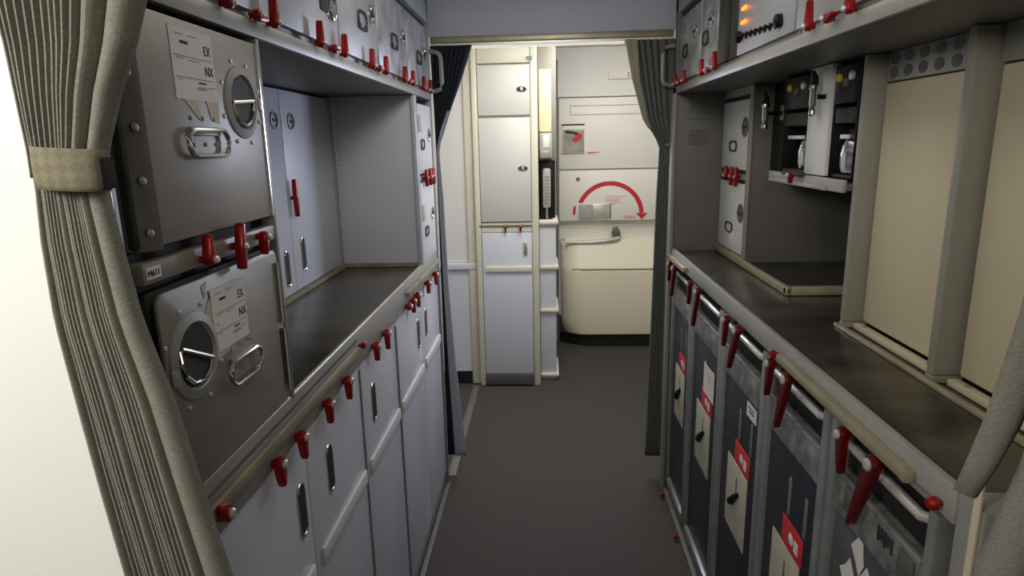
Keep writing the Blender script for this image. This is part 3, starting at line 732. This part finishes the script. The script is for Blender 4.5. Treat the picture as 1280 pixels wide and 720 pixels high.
for u, z in ((1.80, 1.786), (1.50, 1.775), (1.56, 1.87)): obj('rotary_knob', MB().lathe(P(s, .002, u + .02, z), out(s), [(.015, 0), (.014, .012), (.010, .014)], 14), M['blackgloss'], t)

# alcove fixed parts
al = gr_
obj('side_panel', B(s, .180, .66, 2.236, 2.262, 1.084, 1.699, .002), M['alcove'], al)
obj('side_panel_edge', B(s, .172, .180, 2.232, 2.266, 1.112, 1.699, .002), M['post'], al)
obj('back_panel', B(s, .60, .64, 1.52, 2.236, 1.112, 1.699), M['alcove'], al)
# column of two boxes
for k, (z0, z1) in enumerate(((1.1125, 1.368), (1.412, 1.658))):
    t = thing('small_galley_box', ['lower ivory narrow box beside the alcove on the right worktop', 'upper ivory narrow box beside the alcove on the right worktop'][k], 'box', (.9, 2.43, z0), 'narrow boxes on the right worktop')
    obj('body', B(s, .196, .6, 2.270, 2.616, z0, z1, .004), M['frame'], t)
    fp = obj('front_panel', B(s, .182, .195, 2.270, 2.616, z0 + .002, z1 - .002, .002), M['cab'], t)
    ring_latch(fp, s, .182, 2.330, z0 + .150, .034, 'kick')
    wire_handle(fp, s, .182, 2.46, z0 + .085, .085, .034)
    obj('card_holder', B(s, .179, .182, 2.40, 2.44, z0 + .02 + .11 * k, z0 + .075 + .11 * k, .001), M['paper'], fp)
sh = thing('box_divider_shelf', 'thin shelf with dark gaps and red latches between the two narrow right boxes', 'shelf', (.9, 2.43, 1.38))
obj('shelf_board', B(s, .182, .6, 2.268, 2.618, 1.380, 1.400, .002), M['frame'], sh)
gp = MB(); bx(gp, s, .186, .20, 2.27, 2.616, 1.370, 1.3795); bx(gp, s, .186, .20, 2.27, 2.616, 1.4005, 1.4105)
obj('shadow_gap', gp, M['black'], sh)
for u, a in ((2.50, PI), (2.42, 0), (2.36, 0)): latch(sh, s, .181, u, 1.390, .034, a, .010, a == 0)
obj('top_bar', B(s, .186, .5, 2.268, 2.618, 1.672, 1.699), M['post'], al)
obj('top_gap', B(s, .190, .5, 2.268, 2.618, 1.660, 1.671), M['black'], al)
# drip tray and ledge
t = thing('drip_tray', 'raised metal drip tray with dark grille on the right worktop below the coffee makers', 'tray', (.95, 2.0, 1.083))
tr = MB(); bx(tr, s, .168, .182, 1.815, 2.618, 1.0835, 1.110, .004); bx(tr, s, .183, .60, 1.815, 1.829, 1.0835, 1.110, .004); bx(tr, s, .168, .19, 1.815, 1.84, 1.0835, 1.1105, .006)
obj('tray_rim', tr, M['gold'], t)
obj('tray_base', B(s, .183, .60, 1.830, 2.234, 1.0835, 1.092), M['black'], t)
g = MB()
for k in range(26): bx(g, s, .190, .592, 1.836 + k * .0153, 1.842 + k * .0153, 1.1005, 1.1045)
for k in range(7): bx(g, s, .192 + k * .066, .198 + k * .066, 1.834, 2.232, 1.096, 1.1004)
obj('grille', g, M['steel_dark'], t)
obj('box_ledge', B(s, .183, .60, 2.268, 2.618, 1.0835, 1.111), M['post'], t)
# coffee shelf and makers
t = thing('coffee_shelf', 'white-edged shelf carrying the coffee makers in the right alcove', 'shelf', (.95, 1.77, 1.40))
obj('shelf_board', B(s, .178, .60, 1.522, 2.020, 1.402, 1.418, .002), M['under'], t)
obj('front_edge', B(s, .166, .178, 1.522, 2.020, 1.398, 1.428, .003), M['lip'], t)
obj('edge_step', B(s, .160, .168, 1.60, 2.0, 1.398, 1.409, .002), M['lip'], t)
lt = B(s, .150, .166, 1.74, 1.87, 1.424, 1.436, .003); obj('hold_down_bar', lt, M['steel_dark'], t)
latch(t, s, .163, 1.80, 1.426, .022, 0, .008)
t = thing('filler_panel', 'plain white upright panel between the two coffee makers', 'panel', (.74, 1.72, 1.42))
obj('panel', B(s, .179, .200, 1.657, 1.784, 1.430, 1.697, .001), M['cab'], t)
obj('panel_return', B(s, .200, .59, 1.660, 1.680, 1.430, 1.697, .002), M['blackgloss'], t)
def coffee(u0, u1, label, plabel, pu):
    t = thing('coffee_maker', label, 'coffee maker', (.95, (u0 + u1) / 2, 1.429), 'built-in coffee makers')
    sh = MB(); bx(sh, s, .40, .58, u0, u1, 1.430, 1.690, .004); bx(sh, s, .186, .40, u0, u0 + .006, 1.430, 1.690, .002); bx(sh, s, .186, .40, u1 - .006, u1, 1.430, 1.690, .002)
    obj('housing', sh, M['blackgloss'], t)
    hd = obj('control_head', B(s, .182, .40, u0 + .009, u1 - .009, 1.600, 1.688, .006), M['blackgloss'], t)
    for k, (f, m_) in enumerate(((.22, 'pin'), (.45, 'octa'), (.72, 'pin'))):
        obj('button', MB().lathe(P(s, .182, u0 + (u1 - u0) * f, 1.660 - .012 * (k == 1)), out(s), [(.011, 0), (.010, .006), (.006, .008)], 12), M[m_] if k != 2 else M['yellow'], hd)
    obj('brew_head', B(s, .184, .38, u0 + .016, u1 - .016, 1.555, 1.592, .006), M['steel_dark'], t)
    obj('drip_funnel', MB().lathe(P(s, .28, pu, 1.556), (0, 0, -1), [(.05, 0), (.04, .012), (.016, .02)], 20), M['blackgloss'], t)
    obj('label_strip', B(s, .186, .191, u0 + .03, u1 - .05, 1.520, 1.530, .001), M['pin'], t)
    obj('hot_plate', B(s, .19, .38, u0 + .012, u1 - .012, 1.4285, 1.436, .002), M['steel_dark'], t)
    p = thing('coffee_pot', plabel, 'coffee pot', (.515 + .255, pu, 1.437), 'chrome coffee pots')
    c = P(s, .235, pu, 1.437)
    obj('pot_body', MB().lathe(c, (0, 0, 1), [(.034, 0), (.046, .005), (.050, .02), (.050, .048), (.046, .070), (.036, .088), (.030, .097)], 28), M['chrome'], p)
    obj('lid', MB().lathe(c + Vector((0, 0, .0975)), (0, 0, 1), [(.034, 0), (.034, .006), (.02, .012), (.006, .014)], 24), M['blackgloss'], p)
    obj('spout', MB().tube([c + Vector((.01, -.034, .080)), c + Vector((.01, -.046, .090)), c + Vector((.01, -.052, .096))], [.010, .008, .006], 8), M['chrome'], p)
    obj('pot_handle', MB().tube([c + Vector((0, .030, .094)), c + Vector((-.006, .056, .092)), c + Vector((-.010, .066, .072)), c + Vector((-.010, .066, .036)), c + Vector((-.006, .060, .018))], [.007, .008, .008, .007, .005], 8), M['blackgloss'], p)
coffee(1.788, 1.985, 'black built-in coffee maker left of the white filler panel', 'chrome coffee pot with black handle left of the white panel', 1.842)
coffee(1.524, 1.652, 'black built-in coffee maker right of the white filler panel', 'chrome coffee pot with black handle right of the white panel', 1.580)
def tap(u, z, label):
    t = thing('water_tap', label, 'tap', (.66, u, z - .05), 'chrome water taps')
    c = P(s, .150, u, z)
    obj('tap_body', MB().lathe(c + Vector((0, 0, -.042)), (0, 0, 1), [(.006, 0), (.009, .004), (.009, .014), (.006, .018), (.010, .03), (.009, .06), (.012, .066), (.011, .074)], 14), M['chrome'], t)
    obj('tap_lever', MB().tube([c + Vector((0, 0, .032)), c + Vector((0, 0, .050)), c + Vector((-.008, -.004, .066))], [.010, .009, .004], 8), M['blackgloss'], t)
    obj('tap_arm', MB().tube([c + Vector((.008, 0, .004)), c + Vector((.03, 0, .004)), c + Vector((.048, 0, .004))], .006, 8), M['blackgloss'], t)
    return t
tap(2.035, 1.592, 'chrome water tap on the dark wall at the left of the alcove')
obj('tap_bracket', B(s, .198, .30, 2.02, 2.05, 1.575, 1.62, .003), M['alcove'], al)
obj('dark_upright', B(s, .20, .60, 1.992, 2.016, 1.430, 1.699, .002), M['blackgloss'], al)
obj('dark_filler', B(s, .24, .60, 2.020, 2.230, 1.420, 1.699, .002), M['blackgloss'], al)
tap(1.685, 1.618, 'chrome water tap mounted in front of the white filler panel')

# posts, cream panels, vents, bottom rail
for k, (u0, u1) in enumerate(((1.496, 1.516), (1.138, 1.160))):
    t = thing('upright_post', ['pale grey upright post beside the coffee alcove', 'pale grey upright post between the two cream panels'][k], 'post', (.73, u0, 1.083), 'upright posts on the right worktop')
    obj('post_face', B(s, .185, .300, u0, u1, 1.097, 1.699, .005), M['post'], t)
    obj('base_shoe', B(s, .186, .24, u0, u1, 1.0835, 1.0965, .001), M['post'], t)
for k, (u0, u1) in enumerate(((1.162, 1.492), (.756, 1.130))):
    t = thing('cream_wall_panel', ['cream wall panel between the two upright posts', 'cream wall panel nearest the camera, right of both posts'][k], 'panel', (.76, (u0 + u1) / 2, 1.084), 'cream panels behind the right worktop')
    obj('panel', B(s, .226, .262, u0 + .001, u1 - .001, 1.101, 1.636, .006), M['cream'], t)
    vp = obj('vent_plate', B(s, .224, .262, u0 + .001, u1 - .001, 1.638, 1.699, .002), M['frame'], t)
    oc = MB(); nc = 6
    for j in range(nc):
        for r in range(2):
            cu = u0 + .032 + j * .053; cz_ = 1.684 - r * .0285
            if cu > u1 - .02: continue
            oc.prism([P(s, .224, cu + .0165 * math.cos(PI / 8 + PI / 4 * q), cz_ + .0125 * math.sin(PI / 8 + PI / 4 * q)) for q in range(8)], out(s) * .0008)
    obj('octagon_vents', oc, M['octa'], vp)
    pn = obj('panel_ledge', B(s, .206, .2255, u0 + .002, u1 - .002, 1.0835, 1.0975, .003), M['cream'], t)
    for f in (.12, .88): obj('ledge_screw', MB().lathe(P(s, .215, u0 + (u1 - u0) * f, 1.0975), (0, 0, 1), [(.005, 0), (.004, .002), (.001, .003)], 10), M['grime'], pn)
t = obj('bottom_guide_rail', B(s, .172, .183, .756, 1.516, 1.0825, 1.093, .003), M['gold']); tag(t, 'thin metal guide rail along the foot of the cream panels', 'rail')

# =================================================================== CURTAINS
def interp(levels, z):
    lv = sorted(levels)
    if z <= lv[0][0]: return lv[0][1:]
    for a, b in zip(lv, lv[1:]):
        if z <= b[0]:
            f = (z - a[0]) / (b[0] - a[0]); f2 = f
            return tuple(a[k] + (b[k] - a[k]) * f2 for k in range(1, len(a)))
    return lv[-1][1:]
def curtain_mesh(mb, levels, y0, bounds, amp, z0, z1, nz=60, sub=9, front=-1, sway=.003):
    rows = []
    for i in range(nz + 1):
        z = z0 + (z1 - z0) * i / nz; xl, xr, k = interp(levels, z); row = []
        for j in range(len(bounds) - 1):
            a, b = bounds[j], bounds[j + 1]; wd = b - a
            for q in range(sub):
                f = q / sub
                t = a + wd * f
                hump = max(0, math.sin(PI * f)) ** (1.0 if wd < .08 else .6)
                am = amp * k * (.6 + min(1.0, wd / .12) * .3)
                x = xl + (xr - xl) * (t + math.sin(z * 9 + j * 1.7) * sway)
                row.append((x, y0 + front * am * hump + math.sin(z * 5 + j) * .002, z))
        row.append((xr, y0, z)); rows.append(row)
    mb.grid(rows)
def curtain(name, label, m, parts, y0, thick=.0015):
    mb = MB()
    for (levels, bounds, amp, z0, z1) in parts: curtain_mesh(mb, levels, y0, bounds, amp, z0, z1)
    t = thing(name, label, 'curtain', (sum(parts[0][0][0][1:3]) / 2, y0, parts[0][3] if len(parts) == 1 else min(p[3] for p in parts)))
    o = obj('curtain_cloth', mb, m, t)
    md = o.modifiers.new('solid', 'SOLIDIFY'); md.thickness = thick; md.offset = 0
    return t
Y0 = .638
up = [(1.49, -.519, -.446, .8), (1.53, -.517, -.438, .85), (1.585, -.5175, -.416, 1.0), (1.63, -.518, -.393, 1.1), (1.673, -.520, -.376, 1.2), (1.80, -.530, -.330, 1.3), (2.09, -.545, -.27, 1.3)]
lo = [(.02, -.43, -.27, 1.3), (.60, -.46, -.325, 1.3), (1.043, -.489, -.370, 1.2), (1.166, -.503, -.392, 1.1), (1.263, -.513, -.408, 1.0), (1.355, -.522, -.430, .9), (1.44, -.522, -.440, .8), (1.50, -.518, -.447, .7)]
tc_ = curtain('front_curtain', 'grey-green pleated curtain tied back at the left edge in front of the galley', M['fabric'], [
    (up, [0, .05, .10, .16, .215, .27, .325, .38, .435, .49, .545, .60, .76, 1], .022, 1.505, 2.09),
    (lo, [0, .09, .125, .16, .195, .23, .265, .30, .40, .435, .47, .505, .54, .575, .61, .65, .76, 1], .018, .02, 1.515)], Y0)
tb = MB(); rows = []
for i in range(7):
    z = 1.493 + .041 * i / 6; bul = .0015 * math.sin(PI * i / 6)
    rows.append([(-.4690 + (.0350 + bul) * math.cos(2 * PI * j / 40) * 1.0, Y0 - .016 + (.021 + bul) * math.sin(2 * PI * j / 40), z - .004 * math.cos(2 * PI * j / 40) * .6) for j in range(41)])
tb.grid(rows)
bd = obj('tie_band', tb, M['fabric2'], tc_, 'tan woven tie band')
md = bd.modifiers.new('solid', 'SOLIDIFY'); md.thickness = .003
obj('tie_knot', MB().box(-.437, -.430, Y0 - .028, Y0 - .006, 1.493, 1.524, .003), M['knot'], tc_)
# right front curtain and its hanging strap
rl_ = [(.02, .40, .74, 1), (.70, .425, .76, 1), (1.046, .450, .78, 1), (1.15, .474, .79, 1), (1.202, .488, .79, 1), (1.28, .498, .80, 1), (1.60, .54, .82, 1), (2.09, .60, .84, 1)]
curtain('front_curtain', 'grey woven curtain gathered at the right edge in front of the galley', M['fabric'], [(rl_, [0, .16, .36, .55, .78, 1], .02, .02, 2.09)], .628)
sp = MB(); sp.grid([[(x0 + (x1 - x0) * j / 5, .655 - .008 * math.sin(PI * j / 5), z - .010 * j / 5) for j in range(6)] for x0, x1, z in ((.441, .468, 1.150), (.452, .486, 1.19), (.463, .502, 1.235), (.473, .516, 1.29), (.482, .528, 1.35), (.490, .54, 1.45))])
t = obj('curtain_strap', sp, M['fabric']); tag(t, 'loose speckled curtain strap hanging over the near end of the right worktop', 'strap')
md = t.modifiers.new('solid', 'SOLIDIFY'); md.thickness = .003
# far curtains
cl = [(.11, -.468, -.395, .8), (.76, -.462, -.432, .6), (1.30, -.458, -.440, .4), (1.511, -.457, -.444, .35), (1.656, -.458, -.392, .7), (1.781, -.460, -.340, 1), (1.915, -.462, -.291, 1.2)]
t = curtain('aisle_curtain', 'dark blue-grey curtain drawn back on the left at the far end of the aisle', M['darkfab'], [(cl, [0, .12, .24, .36, .48, .60, .72, .84, 1], .016, .11, 1.915)], 2.735)
ll = [(.115, -.432, -.376, .4), (.53, -.442, -.406, .4), (.94, -.448, -.424, .4), (1.294, -.450, -.431, .4), (1.50, -.452, -.441, .3), (1.58, -.432, -.418, .3), (1.66, -.400, -.389, .2)]
mb = MB(); curtain_mesh(mb, ll, 2.708, [0, .5, 1], .008, .115, 1.66); o = obj('pale_lining', mb, M['lining'], t)
md = o.modifiers.new('solid', 'SOLIDIFY'); md.thickness = .0015
cr_ = [(.118, .446, .530, .9), (.754, .457, .532, .8), (1.244, .464, .532, .6), (1.501, .472, .530, .5), (1.545, .448, .530, .6), (1.606, .405, .530, .8), (1.763, .365, .530, 1), (1.901, .336, .530, 1.2), (1.915, .333, .530, 1.2)]
t = curtain('aisle_curtain', 'grey curtain drawn back on the right at the far end of the aisle', M['greyfab'], [(cr_, [0, .10, .22, .34, .48, .62, .8, 1], .016, .11, 1.915)], 2.735)
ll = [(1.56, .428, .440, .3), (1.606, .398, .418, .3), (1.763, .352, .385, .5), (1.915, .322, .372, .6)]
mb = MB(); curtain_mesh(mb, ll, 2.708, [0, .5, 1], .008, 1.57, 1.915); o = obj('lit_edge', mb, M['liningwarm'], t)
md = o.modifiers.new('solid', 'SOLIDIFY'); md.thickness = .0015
obj('curtain_clip', MB().lathe((.500, 2.712, 1.505), (0, -1, 0), [(.006, 0), (.005, .004), (.002, .006)], 10), M['gold'], t)
t = thing('curtain_rail', 'gold curtain rail across the aisle under the grey header panel', 'rail', (.03, 2.74, 1.92))
obj('rail_bar', MB().box(-.46, .515, 2.722, 2.752, 1.924, 1.950, .004), M['gold'], t)
obj('runner_track', MB().box(-.46, .515, 2.730, 2.748, 1.916, 1.9235), M['pin'], t)
t = thing('light_strip', 'thin lit white strip across the ceiling edge behind the curtain rail', 'light', (.03, 2.90, 1.93))
obj('diffuser', MB().box(-.40, .34, 2.885, 2.905, 1.925, 1.938, .003), M['strip'], t)
obj('mount', MB().box(-.42, .36, 2.880, 2.91, 1.939, 2.169, .003), M['vest'], t)

# =================================================================== LIGHT
def area(name, loc, target, sx, sy, energy, col):
    l = bpy.data.lights.new(name, 'AREA'); l.shape = 'RECTANGLE'; l.size = sx; l.size_y = sy; l.energy = energy; l.color = col
    o = bpy.data.objects.new(name, l); C.objects.link(o); o.location = loc
    o.rotation_euler = (Vector(target) - Vector(loc)).to_track_quat('-Z', 'Y').to_euler()
    return o
area('bulkhead_lamp', (-1.05, -.35, 2.0), (-.95, .7, 1.75), .4, .4, 24, (1, .975, .93))
area('cabin_lamp', (0, -1.2, 2.0), (0, 1.2, 1.0), 1.2, .6, 9, (1, .96, .89))
area('galley_lamp', (.02, 1.5, 2.085), (.02, 1.5, 0), .35, 1.6, 3.0, (1, .96, .89))
area('vestibule_lamp', (.05, 3.25, 2.15), (-.1, 3.7, 0), .8, .4, 18, (1, .98, .955))
area('door_fill', (.45, 3.9, 2.15), (.45, 4.6, .3), .7, .3, 10, (1, .98, .955))  # added fill light to brighten the aircraft door, no fixture there
area('header_fill', (0, 1.25, 1.99), (0, 2.75, 2.0), .4, .08, 2.5, (.94, .96, 1))  # added wash to lift the header panel, stands for no fitted light
cl_ = area('cool_lamp', (.42, 3.0, 1.55), (-.46, 2.2, .7), .25, .5, 9, (.64, .72, 1)); cl_.data.specular_factor = .15
w = bpy.data.worlds.new('cabin_ambience'); bpy.context.scene.world = w; w.use_nodes = True
w.node_tree.nodes['Background'].inputs['Color'].default_value = (.62, .60, .56, 1); w.node_tree.nodes['Background'].inputs['Strength'].default_value = .25

# =================================================================== CAMERA
cam = bpy.data.cameras.new('camera'); co = bpy.data.objects.new('camera', cam); C.objects.link(co)
R = [[0.99852, 0.04993, -0.02171], [-0.01001, -0.22348, -0.97466], [-0.05352, 0.97343, -0.22265]]
mx = Matrix(((R[0][0], -R[1][0], -R[2][0], 0), (R[0][1], -R[1][1], -R[2][1], 0), (R[0][2], -R[1][2], -R[2][2], 1.53), (0, 0, 0, 1)))
co.matrix_world = mx
cam.sensor_width = 36; cam.lens = 36 * 800 / 1280; cam.clip_start = .02
bpy.context.scene.camera = co
vs = bpy.context.scene.view_settings
vs.view_transform = 'Standard'; vs.look = 'None'; vs.exposure = 0
